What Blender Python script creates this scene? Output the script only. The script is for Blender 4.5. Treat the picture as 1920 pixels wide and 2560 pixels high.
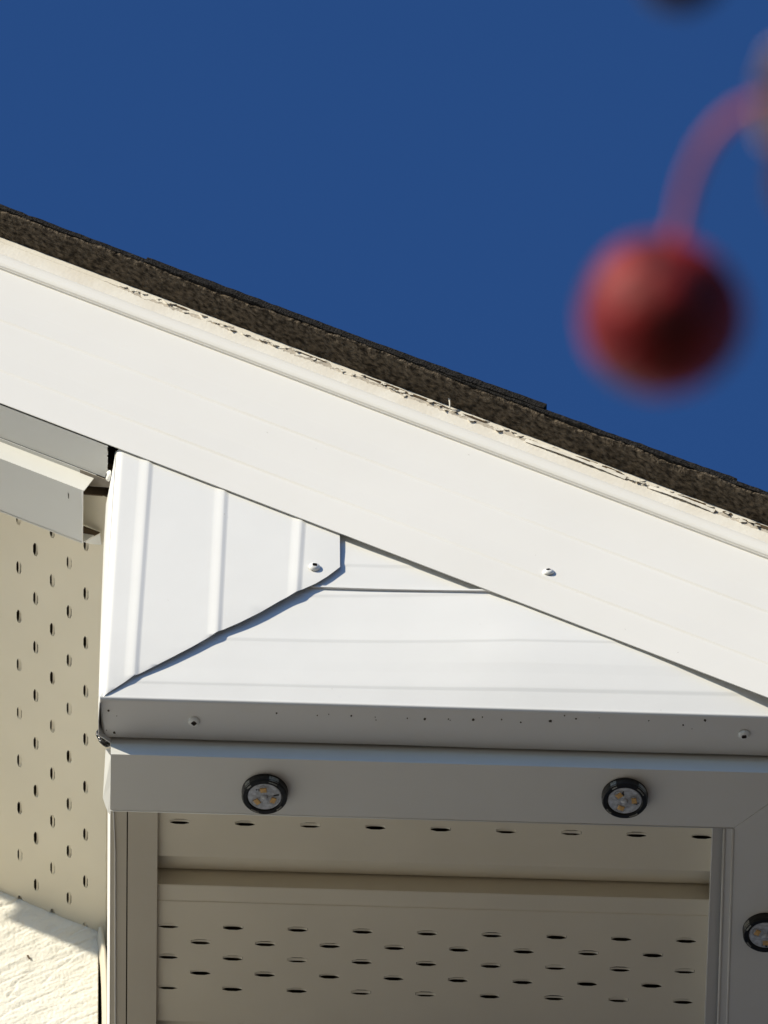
import bpy, bmesh, math, random
import numpy as np
from math import sin, cos, tan, pi, radians, sqrt
from mathutils import Vector, Matrix, noise

random.seed(7)
for o in list(bpy.data.objects): bpy.data.objects.remove(o, do_unlink=True)
scene = bpy.context.scene
col = scene.collection

# ------------------------------------------------------------------ camera
FPX, TH, PS, RO = 25000.0, radians(51.5), -0.006, 0.033      # photo pixels at 1920 wide
ff = Vector((sin(PS)*cos(TH), cos(PS)*cos(TH), sin(TH)))
rr = Vector((cos(PS), -sin(PS), 0)); uu = rr.cross(ff)
R2 = cos(RO)*rr + sin(RO)*uu; U2 = -sin(RO)*rr + cos(RO)*uu
def ray(x, y): return ff + R2*((x-960)/FPX) - U2*((y-1280)/FPX)
CAM = Vector((0, 0, 6.8)) - ray(250, 1748)*6.25
def PY(x, y, Y): d = ray(x, y); return CAM + d*((Y-CAM.y)/d.y)
def PZ(x, y, Z): d = ray(x, y); return CAM + d*((Z-CAM.z)/d.z)
cd = bpy.data.cameras.new('camera'); cam = bpy.data.objects.new('camera', cd); col.objects.link(cam)
M = Matrix((R2, U2, -ff)).transposed().to_4x4(); M.translation = CAM; cam.matrix_world = M
cd.sensor_fit = 'HORIZONTAL'; cd.sensor_width = 24.0; cd.lens = 24.0*FPX/1920.0
cd.clip_start = 0.05; cd.clip_end = 2000
cd.dof.use_dof = True; cd.dof.focus_distance = 6.24; cd.dof.aperture_fstop = 92
scene.camera = cam

# ------------------------------------------------------------------ sky and sun
TS = Vector((-1.35, -1.0, 0.775)).normalized()                 # towards the sun
elev = math.asin(TS.z); azim = math.atan2(TS.x, TS.y)
w = bpy.data.worlds.new('World'); scene.world = w; w.use_nodes = True
nt = w.node_tree; bg = nt.nodes['Background']
sky = nt.nodes.new('ShaderNodeTexSky'); sky.sky_type = 'NISHITA'; sky.sun_disc = False
sky.sun_elevation = elev; sky.sun_rotation = azim
sky.altitude = 600; sky.air_density = 1.0; sky.dust_density = 1.2; sky.ozone_density = 3.0
hs = nt.nodes.new('ShaderNodeMix'); hs.data_type = 'RGBA'; hs.blend_type = 'MULTIPLY'; hs.inputs[0].default_value = 1.0
hs.inputs[7].default_value = (0.52, 0.98, 1.60, 1)      # clear deep blue, the same over the whole sky
nt.links.new(sky.outputs[0], hs.inputs[6]); nt.links.new(hs.outputs[2], bg.inputs[0]); bg.inputs[1].default_value = 0.07
sd = bpy.data.lights.new('sun', 'SUN'); sd.energy = 5.0; sd.angle = radians(0.5); sd.color = (1.0, 0.90, 0.70)
so = bpy.data.objects.new('sun', sd); col.objects.link(so)
so.rotation_euler = (-TS).to_track_quat('-Z', 'Y').to_euler(); so.location = (-8, -6, 12)
scene.view_settings.view_transform = 'Standard'; scene.view_settings.look = 'None'
scene.view_settings.exposure = 0.17; scene.view_settings.gamma = 1.0; scene.view_settings.use_curve_mapping = False

# ------------------------------------------------------------------ materials
def mat(name, color, rough=0.5, spec=0.4, metal=0.0, var=0.0, vscale=20, bump=0.0, bscale=300, color2=None, coat=0, bdist=0.001, stretch=None, detail=4):
    m = bpy.data.materials.new(name); m.use_nodes = True; t = m.node_tree; b = t.nodes['Principled BSDF']
    b.inputs['Base Color'].default_value = (*color, 1); b.inputs['Roughness'].default_value = rough
    b.inputs['Specular IOR Level'].default_value = spec; b.inputs['Metallic'].default_value = metal
    b.inputs['Coat Weight'].default_value = coat
    tc = t.nodes.new('ShaderNodeTexCoord'); mp = t.nodes.new('ShaderNodeMapping'); t.links.new(tc.outputs['Object'], mp.inputs[0])
    if stretch: mp.inputs['Scale'].default_value = stretch
    if var or color2:
        n = t.nodes.new('ShaderNodeTexNoise'); n.inputs['Scale'].default_value = vscale; n.inputs['Detail'].default_value = detail
        t.links.new(mp.outputs[0], n.inputs['Vector'])
        r = t.nodes.new('ShaderNodeValToRGB'); t.links.new(n.outputs['Fac'], r.inputs[0])
        c2 = color2 or tuple(c*(1-var) for c in color)
        r.color_ramp.elements[0].position = 0.35; r.color_ramp.elements[0].color = (*c2, 1)
        r.color_ramp.elements[1].position = 0.65; r.color_ramp.elements[1].color = (*color, 1)
        t.links.new(r.outputs[0], b.inputs['Base Color'])
    if bump:
        n2 = t.nodes.new('ShaderNodeTexNoise'); n2.inputs['Scale'].default_value = bscale; n2.inputs['Detail'].default_value = 5
        t.links.new(mp.outputs[0], n2.inputs['Vector'])
        bp = t.nodes.new('ShaderNodeBump'); bp.inputs['Strength'].default_value = bump; bp.inputs['Distance'].default_value = bdist
        t.links.new(n2.outputs['Fac'], bp.inputs['Height']); t.links.new(bp.outputs[0], b.inputs['Normal'])
    return m
WHITE = mat('white_painted_aluminium', (0.78, 0.78, 0.765), 0.42, 0.4, var=0.02, vscale=30, bump=0.05, bscale=60, bdist=0.002)
FASC = mat('cream_white_fascia_metal', (0.80, 0.785, 0.745), 0.42, 0.4, var=0.03, vscale=9)
TRACKM = mat('white_track_metal', (0.72, 0.72, 0.69), 0.4, 0.4, var=0.02, vscale=25)
CREAM = mat('old_cream_paint', (0.78, 0.755, 0.70), 0.6, 0.3, var=0.12, vscale=45, bump=0.2, bscale=400, color2=(0.72, 0.68, 0.61))
FLAKE = mat('peeling_paint_chips', (0.80, 0.77, 0.71), 0.7, 0.2, var=0.15, vscale=200)
PRIMER = mat('grey_beige_primer', (0.56, 0.515, 0.455), 0.8, 0.15, var=0.3, vscale=160, bump=0.4, bscale=500)
FLSHADE = mat('shade_toned_metal', (0.34, 0.30, 0.25), 0.8, 0.15, var=0.3, vscale=90, bump=0.3, bscale=300)  # grey-brown tone paints the shade on the metal back flange
BAREW = mat('bare_weathered_wood', (0.12, 0.09, 0.065), 0.85, 0.1, var=0.5, vscale=150, bump=0.6, bscale=300)
SOFF = mat('beige_vinyl_soffit', (0.79, 0.73, 0.59), 0.5, 0.35, var=0.04, vscale=18)
SOFFL = mat('beige_trim_metal', (0.62, 0.57, 0.47), 0.5, 0.35, var=0.04, vscale=18)
STUC = mat('cream_stucco', (0.79, 0.775, 0.725), 0.85, 0.2, var=0.08, vscale=40, bump=0.5, bscale=900, bdist=0.0006)
BROWN = mat('mottled_brown_shingle_edge', (0.15, 0.12, 0.088), 0.9, 0.15, vscale=330, bump=1.0, bscale=500, color2=(0.026, 0.020, 0.014), bdist=0.004, stretch=(0.75, 1.0, 1), detail=12)
SHING = mat('black_asphalt_shingle', (0.035, 0.032, 0.03), 0.95, 0.1, vscale=700, bump=1.0, bscale=900, color2=(0.008, 0.008, 0.008), bdist=0.002)
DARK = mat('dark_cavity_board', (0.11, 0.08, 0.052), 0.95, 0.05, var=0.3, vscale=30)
SCREW = mat('white_screw_paint', (0.88, 0.88, 0.85), 0.3, 0.5, var=0.05, vscale=300)
PIT = mat('dark_screw_recess', (0.10, 0.08, 0.075), 0.7, 0.2, var=0.3, vscale=600)  # square screw recess is coloured dark
RUB = mat('black_lamp_housing', (0.010, 0.010, 0.009), 0.38, 0.4, bump=0.3, bscale=500, var=0.3, vscale=300)
CLIP = mat('scuffed_grey_clip', (0.32, 0.32, 0.28), 0.4, 0.5, var=0.6, vscale=900)
BOARD = mat('grey_lamp_board', (0.62, 0.65, 0.70), 0.25, 0.6, var=0.35, vscale=350)
CHIP = mat('amber_led_chip', (0.9, 0.55, 0.2), 0.5, 0.4, var=0.2, vscale=900)
INK = mat('black_ink', (0.01, 0.01, 0.01), 0.5, 0.3, var=0.2, vscale=500)
SCUFF = mat('grey_scuff', (0.42, 0.40, 0.37), 0.7, 0.2, var=0.3, vscale=500)
SPECK = mat('brown_fly_specks', (0.10, 0.085, 0.065), 0.8, 0.1, var=0.3, vscale=500)
CABLE = mat('black_cable_rubber', (0.012, 0.012, 0.012), 0.22, 0.6, bump=0.2, bscale=800, var=0.1, vscale=300)
BERRY = mat('red_crabapple_skin', (0.38, 0.010, 0.009), 0.6, 0.35, vscale=240, color2=(0.05, 0.002, 0.003), bump=0.9, bscale=260, bdist=0.0012)
MAROON = mat('shade_dark_fruit_skin', (0.035, 0.010, 0.010), 0.6, 0.3, var=0.4, vscale=260)  # near black skin, paints the shade on the top fruit
STEM = mat('reddish_fruit_stem', (0.48, 0.10, 0.08), 0.6, 0.3, var=0.3, vscale=200)
BARK = mat('grey_brown_bark', (0.14, 0.10, 0.075), 0.9, 0.1, var=0.5, vscale=60, bump=0.8, bscale=120, bdist=0.004)
BUD = mat('orange_brown_bud_scale', (0.92, 0.55, 0.42), 0.7, 0.2, var=0.3, vscale=200)
LEAF = mat('green_leaf', (0.09, 0.11, 0.03), 0.55, 0.3, var=0.5, vscale=20, color2=(0.20, 0.10, 0.03))
GROUND = mat('dry_gravel_ground', (0.145, 0.121, 0.092), 0.95, 0.1, var=0.4, vscale=3, bump=0.4, bscale=30, bdist=0.02)
def clear(name, c=(1, 1, 1), rough=0.08):
    m = bpy.data.materials.new(name); m.use_nodes = True; b = m.node_tree.nodes['Principled BSDF']
    b.inputs['Base Color'].default_value = (*c, 1); b.inputs['Roughness'].default_value = rough
    b.inputs['Transmission Weight'].default_value = 1.0; b.inputs['IOR'].default_value = 1.35
    n = m.node_tree.nodes.new('ShaderNodeTexNoise'); n.inputs['Scale'].default_value = 400
    bp = m.node_tree.nodes.new('ShaderNodeBump'); bp.inputs['Strength'].default_value = 0.15; bp.inputs['Distance'].default_value = 0.0005
    m.node_tree.links.new(n.outputs['Fac'], bp.inputs['Height']); m.node_tree.links.new(bp.outputs[0], b.inputs['Normal'])
    return m
LENS = clear('clear_lens_plastic', (0.97, 0.98, 1.0), 0.12)

# ------------------------------------------------------------------ helpers
def link(name, me, m, parent=None, mw=None, smooth=False):
    if m is not None and not me.materials: me.materials.append(m)
    if smooth: me.polygons.foreach_set('use_smooth', [True]*len(me.polygons))
    o = bpy.data.objects.new(name, me); col.objects.link(o)
    if parent is not None: o.parent = parent
    if mw is not None:
        if parent is not None: o.matrix_basis = world(parent).inverted() @ mw
        else: o.matrix_basis = mw
    elif parent is not None: o.matrix_basis = world(parent).inverted()
    return o
def world(o): return world(o.parent) @ o.matrix_basis if o.parent else o.matrix_basis.copy()
def mesh(name, V, F):
    me = bpy.data.meshes.new(name); me.from_pydata([tuple(v) for v in V], [], F); me.update(); return me
def fixn(me):
    bm = bmesh.new(); bm.from_mesh(me); bmesh.ops.recalc_face_normals(bm, faces=bm.faces); bm.to_mesh(me); bm.free(); return me
def extr(name, m, parent, loop, s0, s1, n=1, mw=None, jit=None, smooth=False, closed=True, warp=None):
    """closed profile loop [(y,n)] extruded along local x"""
    V = []; F = []; k = len(loop)
    for i in range(n+1):
        s = s0 + (s1-s0)*i/n
        for j, (a, b) in enumerate(loop):
            v = Vector((s, a, b))
            if jit: v += jit(s, a, b, j)
            V.append(v)
    for i in range(n):
        for j in range(k if closed else k-1):
            F.append((i*k+j, i*k+(j+1) % k, (i+1)*k+(j+1) % k, (i+1)*k+j))
    if closed: F.append(tuple(range(k))); F.append(tuple(n*k+j for j in reversed(range(k))))
    me = fixn(mesh(name, V, F)); return link(name, me, m, parent, mw, smooth)
def box(V, F, x0, x1, y0, y1, z0, z1):
    i = len(V); V += [(x, y, z) for x in (x0, x1) for y in (y0, y1) for z in (z0, z1)]
    F += [(i, i+1, i+3, i+2), (i+4, i+6, i+7, i+5), (i, i+4, i+5, i+1), (i+2, i+3, i+7, i+6), (i, i+2, i+6, i+4), (i+1, i+5, i+7, i+3)]
def boxo(name, m, parent, b, mw=None):
    V = []; F = []; box(V, F, *b); return link(name, fixn(mesh(name, V, F)), m, parent, mw)
def prism(name, m, parent, pts, off, mw=None, smooth=False):
    """polygon pts (3D) with thickness vector off"""
    n = len(pts); off = Vector(off); V = [Vector(p) for p in pts] + [Vector(p)+off for p in pts]
    F = [tuple(range(n)), tuple(reversed(range(n, 2*n)))] + [(i, (i+1) % n, n+(i+1) % n, n+i) for i in range(n)]
    return link(name, fixn(mesh(name, V, F)), m, parent, mw, smooth)
def tube(pts, r, seg=8, V=None, F=None, caps=True):
    V = [] if V is None else V; F = [] if F is None else F
    pts = [Vector(p) for p in pts]; rs = r if isinstance(r, (list, tuple)) else [r]*len(pts)
    up = Vector((0.13, 0.31, 0.94)); i0 = len(V)
    for i, p in enumerate(pts):
        d = (pts[min(i+1, len(pts)-1)] - pts[max(i-1, 0)]).normalized()
        a = d.cross(up).normalized(); b = d.cross(a).normalized(); up = -b if (-b).dot(up) > 0 else b
        a = d.cross(up).normalized(); b = d.cross(a)
        for k in range(seg): V.append(p + (a*cos(2*pi*k/seg) + b*sin(2*pi*k/seg))*rs[i])
    for i in range(len(pts)-1):
        for k in range(seg):
            F.append((i0+i*seg+k, i0+i*seg+(k+1) % seg, i0+(i+1)*seg+(k+1) % seg, i0+(i+1)*seg+k))
    if caps: F.append(tuple(i0+k for k in reversed(range(seg)))); F.append(tuple(i0+(len(pts)-1)*seg+k for k in range(seg)))
    return V, F
def lathe(prof, seg=32):
    V = []; F = []
    for r, z in prof:
        for k in range(seg): V.append((r*cos(2*pi*k/seg), r*sin(2*pi*k/seg), z))
    for i in range(len(prof)-1):
        for k in range(seg): F.append((i*seg+k, i*seg+(k+1) % seg, (i+1)*seg+(k+1) % seg, (i+1)*seg+k))
    return V, F
def empty(name, loc=(0, 0, 0), label=None, cat=None, group=None, mw=None):
    o = bpy.data.objects.new(name, None); col.objects.link(o)
    o.matrix_basis = mw if mw is not None else Matrix.Translation(loc)
    o.empty_display_size = 0.05
    if label: o['label'] = label
    if cat: o['category'] = cat
    if group: o['group'] = group
    return o
def frame(o, x, y, z):
    m = Matrix((Vector(x), Vector(y), Vector(z))).transposed().to_4x4(); m.translation = Vector(o); return m
def catmull(P, n=8):
    P = [Vector(p) for p in P]; Q = [P[0]*2-P[1]] + P + [P[-1]*2-P[-2]]; out = []
    for i in range(1, len(Q)-2):
        for k in range(n):
            t = k/n; a, b, c, d = Q[i-1:i+3]
            out.append(0.5*((2*b)+(c-a)*t+(2*a-5*b+4*c-d)*t*t+(3*b-a-3*c+d)*t**3))
    out.append(P[-1]); return out

# rake frame: local x runs down the slope, y into the house, z square to the slope
A0 = PY(0, 1008, -0.0095); A1 = PY(1920, 1745, -0.0095)
al = math.atan2(A0.z-A1.z, A1.x-A0.x)
ev = Vector((cos(al), 0, -sin(al))); nv = Vector((sin(al), 0, cos(al)))
F0 = PY(270, 1110, -0.0095); F0.y = -0.0015
RK = frame(F0, ev, (0, 1, 0), nv); RKI = RK.inverted()
def RY(px, py, Y): return RKI @ PY(px, py, Y-.0015)                 # pixel on a vertical plane, in the rake frame
def RN(px, py, n):
    d = ray(px, py); P = CAM + d*((n + nv.dot(F0) - nv.dot(CAM))/nv.dot(d)); return RKI @ P
Z0 = 6.8                                                       # underside of the boxed eave return
YW = 0.41                                                      # gable wall face
def rake_z(x): return F0.z - (x-F0.x)*tan(al)
XPEAK = -3.2

# ------------------------------------------------------------------ ground
V = [(-400, -400, 0), (400, -400, 0), (400, 400, 0), (-400, 400, 0)]
g = link('ground', mesh('ground', V, [(0, 1, 2, 3)]), GROUND); g['kind'] = 'structure'

# ------------------------------------------------------------------ house
house = empty('house', (XPEAK, YW, 0), 'white trimmed gable corner of a house with boxed eave return and beige vented soffits', 'house')

# gable wall: fine trowelled stucco where it is near, coarse sheet elsewhere
ZT = lambda x: rake_z(x) + 0.004
wx1 = PY(246, 2330, YW).x; wxb = PY(245, 2560, YW); wxs = (wxb.x-wx1)/(wxb.z-PY(246, 2330, YW).z); wz0 = PY(246, 2330, YW).z
def stucco_h(x, z):
    p = Vector((x, 0, z)); a = radians(36)
    u = x*cos(a)+z*sin(a); v = -x*sin(a)+z*cos(a)
    m = noise.noise(p*22+Vector((3, 1, 2)))
    q = Vector((u*40, v*230, 3.1)); q2 = Vector((u*110, v*640, 9.7))
    h = 0.0006*noise.noise(q) + 0.00045*noise.noise(q2)
    c = noise.noise(Vector((u*22+5, v*150, 1.3)))
    h -= 0.0013*max(0.0, 0.09-abs(c))*9*max(0, .5+1.2*m)                # trowel grooves
    h += 0.0005*noise.noise(p*520) + 0.0006*noise.noise(p*90) + 0.0008*m
    return h
V = []; F = []
nx, nz = 300, 320; xa = wx1-0.19; zb = 6.80
for i in range(nx+1):
    x = xa + (wx1-xa)*i/nx
    for j in range(nz+1):
        t = j/nz; z = zb + (ZT(x)-zb)*t
        d = stucco_h(x, z)
        if i == nx: d += 0.0
        V.append((x + (i/nx)**3*wxs*(z-wz0), YW - 0.001 - d*.72 + (0.0025*(i/nx-1)), z))
for i in range(nx):
    for j in range(nz):
        a = i*(nz+1)+j; F.append((a, a+nz+1, a+nz+2, a+1))
b0 = len(V)                                                    # right end return of the wall skin
for j in range(nz+1): x, y, z = V[nx*(nz+1)+j]; V.append((x, y+0.03, z))
for j in range(nz): F.append((nx*(nz+1)+j, b0+j, b0+j+1, nx*(nz+1)+j+1))
c0 = len(V)
def PW(x, z): V.append((x, YW-0.001, z)); return len(V)-1
XE = 2*XPEAK-0.02
q = [PW(xa+.001, ZT(xa)), PW(XPEAK, ZT(XPEAK)), PW(XE, ZT(0)), PW(XE, 0), PW(wx1, 0), PW(wx1, zb+.001), PW(xa+.001, zb+.001)]
F.append(tuple(q))
me = mesh('gable_wall', V, F); link('gable_wall', me, STUC, house, smooth=True)
# chip in the stucco
c = PY(71, 2392, YW-0.003)
prism('stucco_chip', BAREW, house, [c+Vector(v)*0.001 for v in ((-1.2, 0, 1.5), (-.2, 0, 2.2), (1.0, 0, -.6), (1.4, 0, -1.9), (.2, 0, -1.5))], (0, 0.0006, 0))
boxo('side_wall', STUC, house, (wx1-0.12, wx1-0.0045, YW+0.004, YW+8, 0, 6.95))

# roof: deck with rough brown edge, shingles on it
NB = 0.1492; YE = -0.0305
def dj(s, a, b, j):
    if a < -0.028: return Vector((0, 0.0022*noise.noise(Vector((s*40, b*90, 1)))+0.0012*noise.noise(Vector((s*260, b*300, 4))), 0.0008*noise.noise(Vector((s*150, 5, 1)))))
    if a < 0: return Vector((0, 0, 0.0006*noise.noise(Vector((s*120, a*200, 1)))))
    return Vector((0, 0, 0))
loop = [(YE, NB+0.0018), (YE-0.0006, NB+0.001), (YE, NB), (-0.026, NB-.0004), (-0.018, NB), (-0.0105, NB), (0.3, NB), (0.3, NB+0.0018), (-.02, NB+.0018)]
SEND = 0.58
extr('roof_edge_board', BROWN, house, loop, -1.0, SEND, 900, RK, dj)
SP = (XPEAK-F0.x)/cos(al)
extr('roof_edge_board', BROWN, house, [(YE, NB), (0.3, NB), (0.3, NB+.0045), (YE, NB+.0045)], SP, -1.0, 40, RK)
extr('roof_deck', SHING, house, [(0.3, NB), (8.6, NB), (8.6, NB+.012), (0.3, NB+.012)], SP, SEND, 1, RK)
RKL = frame((2*XPEAK-F0.x, 0, F0.z), (-ev.x, 0, ev.z), (0, -1, 0), (-nv.x, 0, nv.z))
extr('roof_deck', SHING, house, [(-YE, NB), (-8.6, NB), (-8.6, NB+.012), (-YE, NB+.012)], SP, SEND, 1, RKL)
# shingles along the rake, one per course
sb = RY(897, 840, YE).x; EXPO = RY(1367, 1018, YE).x - sb
k = -25
while sb + k*EXPO < SEND - .02:
    s1 = sb + k*EXPO
    L = 0.30; V = []; F = []; n = 60 if -8 < k < 5 else 8
    ex = {0: -0.0015, 1: -0.0022}.get(k, random.uniform(-0.0015, 0.001))
    tk = {0: 0.0026, 1: 0.0040}.get(k, random.uniform(.0020, .0026))
    for i in range(n+1):
        s = s1 - L*(1-i/n); base = NB+0.0018 + 0.0026*(1-(1-i/n)*L/EXPO) + (0.0042 if i/n < 1-EXPO/L else 0)*(0)
        base = max(base, NB+0.0020)
        j1 = 0.0009*noise.noise(Vector((s*330, k*3.1, 0))) + 0.0009*noise.noise(Vector((s*90, k*7.1, 2)))
        j2 = 0.0006*noise.noise(Vector((s*400, k*5.1, 8)))
        jj = 0.0008*noise.noise(Vector((s*200, k, 5))) if i == n else 0
        for (a, b) in ((YE+ex+j1, base-0.0006+j2), (YE+ex+j1*.5-.0004, base+tk+j2), (0.26, base+tk), (0.26, base-.0006)):
            V.append((s+jj, a, b))
    for i in range(n):
        for j in range(4): F.append((4*i+j, 4*i+(j+1) % 4, 4*i+4+(j+1) % 4, 4*i+4+j))
    F += [(0, 1, 2, 3), (4*n+3, 4*n+2, 4*n+1, 4*n)]
    link('shingle', fixn(mesh('shingle', V, F)), SHING, house, RK)
    k += 1

# rake fascia: metal face with two faint crease lines, bead on top
def prof_fascia():
    P = [(-0.0080, 0.0)]
    def gr(n): return [(-0.0080, n-.0006), (-0.0087, n+.0007), (-0.0080, n+.016)]
    P += [(-0.0080, 0.0008)] + gr(0.0285) + gr(0.0738)
    P += [(-0.0080, 0.1198), (-0.0060, 0.1201), (-.0060, .1210), (-0.0090, 0.1213), (-.0090, .1217)]
    for i in range(9):
        a = -pi/2 + pi*i/8
        P.append((-0.0092 - 0.0028*cos(a), 0.1275 + 0.0058*sin(a)))
    P += [(-0.0086, 0.1335), (-0.0074, 0.1335), (-0.0074, 0.0)]
    return P
def fj(s, a, b, j):
    if b < .119 and a > -.0085 and a < -.007: return Vector((0, 0.00035*noise.noise(Vector((s*6, b*9, 0)))*min(1, b/.02), 0))
    if b > .12: return Vector((0, 0.00025*noise.noise(Vector((s*12, 2, 0))), 0.0004*noise.noise(Vector((s*6, 7, 0)))))
    return Vector((0, 0, 0))
fascia = extr('rake_fascia', FASC, house, prof_fascia(), -1.2, 0.56, 120, RK, fj)
bpy.context.view_layer.update()
extr('rake_fascia', FASC, house, prof_fascia(), SP, -1.2, 20, RK)
# underside return of the fascia, torn short of the corner
V = []; F = []; n = 40; YL0, YL1 = -0.0062, 0.0205
sE = RN(268, 1180, 0).x
for i in range(n+1):
    t = i/n; y = YL0 + (YL1-YL0)*t
    r = 0.0009*noise.noise(Vector((t*17, 3, 0))) + 0.0007*noise.noise(Vector((t*40, 1, 0)))
    for s, zz in ((-0.6, 0), (-0.09, 0), (sE-.004, 0.0001), (sE + r, 0.0001 + .0004*noise.noise(Vector((t*12, 9, 9))))):
        V.append((s, y, zz)); V.append((s, y, zz+.0006))
for i in range(n):
    for j in range(3):
        a = i*8+j*2; F.append((a, a+2, a+10, a+8)); F.append((a+1, a+9, a+11, a+3))
    a = i*8+6; F.append((a, a+1, a+9, a+8))
link('fascia_return', fixn(mesh('fascia_return', V, F)), TRACKM, house, RK)
boxo('fascia_return', TRACKM, house, (SP, -0.6, YL0, YL1, 0, .0006), RK)

# old painted trim board above the bead, with peeling paint
YC = -0.0095
extr('trim_board', PRIMER, house, [(YC+.00014, 0.1336), (YC+.00014, NB), (0.0, NB), (0.0, 0.1336)], SP, 0.57, 60, RK)
def sx(px, py): return RY(px, py, YC).x
S230 = sx(240, 700)
cracks = [(sx(895, 940), sx(1135, 1030), 0.0016), (sx(1150, 1040), sx(1215, 1065), .0012), (sx(1430, 1150), sx(1555, 1190), 0.0016), (sx(1690, 1240), sx(1785, 1275), 0.0016), (sx(1800, 1285), sx(1830, 1290), .002), (sx(1850, 1300), sx(1990, 1360), 0.0022), (sx(425, 765), sx(465, 785), 0.0012), (sx(740, 885), sx(810, 915), .0008)]
n = 1500; VA = []; FA = []; VB = []; FB = []
for i in range(n+1):
    s = -1.0 + 1.57*i/n
    act = min(1, max(0, (s-S230)/0.03))
    j = noise.noise(Vector((s*330, 0, 0)))*.5 + noise.noise(Vector((s*820, 3, 0)))*.5
    lo = 0.1446 - act*0.0022 + act*(0.0022*j + .0012*noise.noise(Vector((s*60, 5, 5))))
    gap = act*max(0, (0.0022 if s < sx(1050, 1000) else .0030)+0.0052*noise.noise(Vector((s*110, 7, 1))))
    for a, b, g in cracks:
        if a < s < b: gap = max(gap, .0012) + g*min(1, (s-a)/.004, (b-s)/.004)*.6
    up = min(NB-0.0006, lo + gap + act*0.0012*noise.noise(Vector((s*400, 12, 4))))
    w1 = .00002*noise.noise(Vector((s*25, 2, 4))); up = max(up, lo+.0001)
    VA += [(s, YC, 0.1334), (s, YC+w1, 0.137), (s, YC+w1, 0.1405), (s, YC, lo)]
    VB += [(s, YC, up), (s, YC, NB-.0002)]
for i in range(n):
    a = i*4
    for j in range(3): FA.append((a+j, a+4+j, a+5+j, a+1+j))
    a = i*2; FB.append((a, a+2, a+3, a+1))
o = link('paint_skin', mesh('paint_skin', VA, FA), CREAM, house, RK); o2 = link('paint_skin', mesh('paint_skin', VB, FB), CREAM, house, RK)
for q_ in (o, o2):
    so_ = q_.modifiers.new('thickness', 'SOLIDIFY'); so_.thickness = 0.00012; so_.offset = 0
extr('paint_skin', CREAM, house, [(YC, .1336), (YC, NB), (YC+.001, NB), (YC+.001, .1336)], SP, -1.0, 2, RK)
# curled chips of paint
V = []; F = []
s = S230
while s < 0.57:
    dens = 0.42
    wd = random.uniform(.002, .0065); ht = random.uniform(.0014, .0042)
    if random.random() < dens:
        n0 = 0.1462 + random.uniform(-.0022, .0020); til = random.uniform(.12, .45); k0 = len(V); m_ = 5
        for r_ in range(3):
            for i in range(m_+1):
                t = i/m_; d = ht*(r_/2)*(0.45+0.55*sin(pi*t))*(1+.3*random.uniform(-1, 1)*(r_ == 2))
                V.append((s+wd*t + .0004*r_*random.uniform(-1, 1), YC-.0002-d*sin(til*(.8+.2*r_)), n0 - d*cos(til*(.8+.2*r_))))
        for r_ in range(2):
            for i in range(m_): a = k0+r_*(m_+1)+i; F.append((a, a+1, a+m_+2, a+m_+1))
    s += wd*random.uniform(.55, 1.1)
# open cracks behind the lifted paint
for a, b, g in cracks:
    m_ = max(6, int((b-a)/.002)); Vc = []; Fc = []
    for i in range(m_+1):
        t = i/m_; s_ = a+(b-a)*t; h_ = g*.55*min(1, t*5, (1-t)*5)*(1+.5*noise.noise(Vector((s_*200, 1, 8))))+.00005; cn = .1464+.0003*noise.noise(Vector((s_*60, 2, 2)))
        Vc += [(s_, YC-.0004, cn-h_), (s_, YC-.0004, cn+h_)]
    for i in range(m_): Fc.append((2*i, 2*i+2, 2*i+3, 2*i+1))
    link('paint_crack', mesh('paint_crack', Vc, Fc), DARK, house, RK)
# two long loose strips
for (x0, y0, x1, y1) in ((1302, 1112, 1560, 1200), (1615, 1225, 1780, 1285)):
    a = RY(x0, y0, YC-.001); b = RY(x1, y1, YC-.001); k0 = len(V); m_ = 40
    for i in range(m_+1):
        t = i/m_; p = a.lerp(b, t); wv = .0003*noise.noise(Vector((t*20, 3, x0)))
        V += [(p.x, YC-.0004, 0.1452), (p.x, YC-.0012-.0006*sin(pi*t), .1440+wv), (p.x, YC-.0006-.0012*sin(pi*t), 0.1418+2*wv)]
    for i in range(m_):
        q_ = k0+3*i; F += [(q_, q_+3, q_+4, q_+1), (q_+1, q_+4, q_+5, q_+2)]
o = link('paint_flakes', mesh('paint_flakes', V, F), FLAKE, house, RK); o['kind'] = 'stuff'
so_ = o.modifiers.new('thickness', 'SOLIDIFY'); so_.thickness = 0.00025
YCW = YC-.0015
# a curl of paint standing up like a straw
pts = catmull([PY(1124, 1022, YCW-.002), PY(1125, 1008, YCW-.004), PY(1122, 990, YCW-.006), PY(1117, 972, YCW-.006)], 6)
Vt, Ft = tube(pts, [.0003+.0004*sin(pi*i/(len(pts)-1)) for i in range(len(pts))], 6)
link('paint_curl', mesh('paint_curl', Vt, Ft), CREAM, house, smooth=True)

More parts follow.
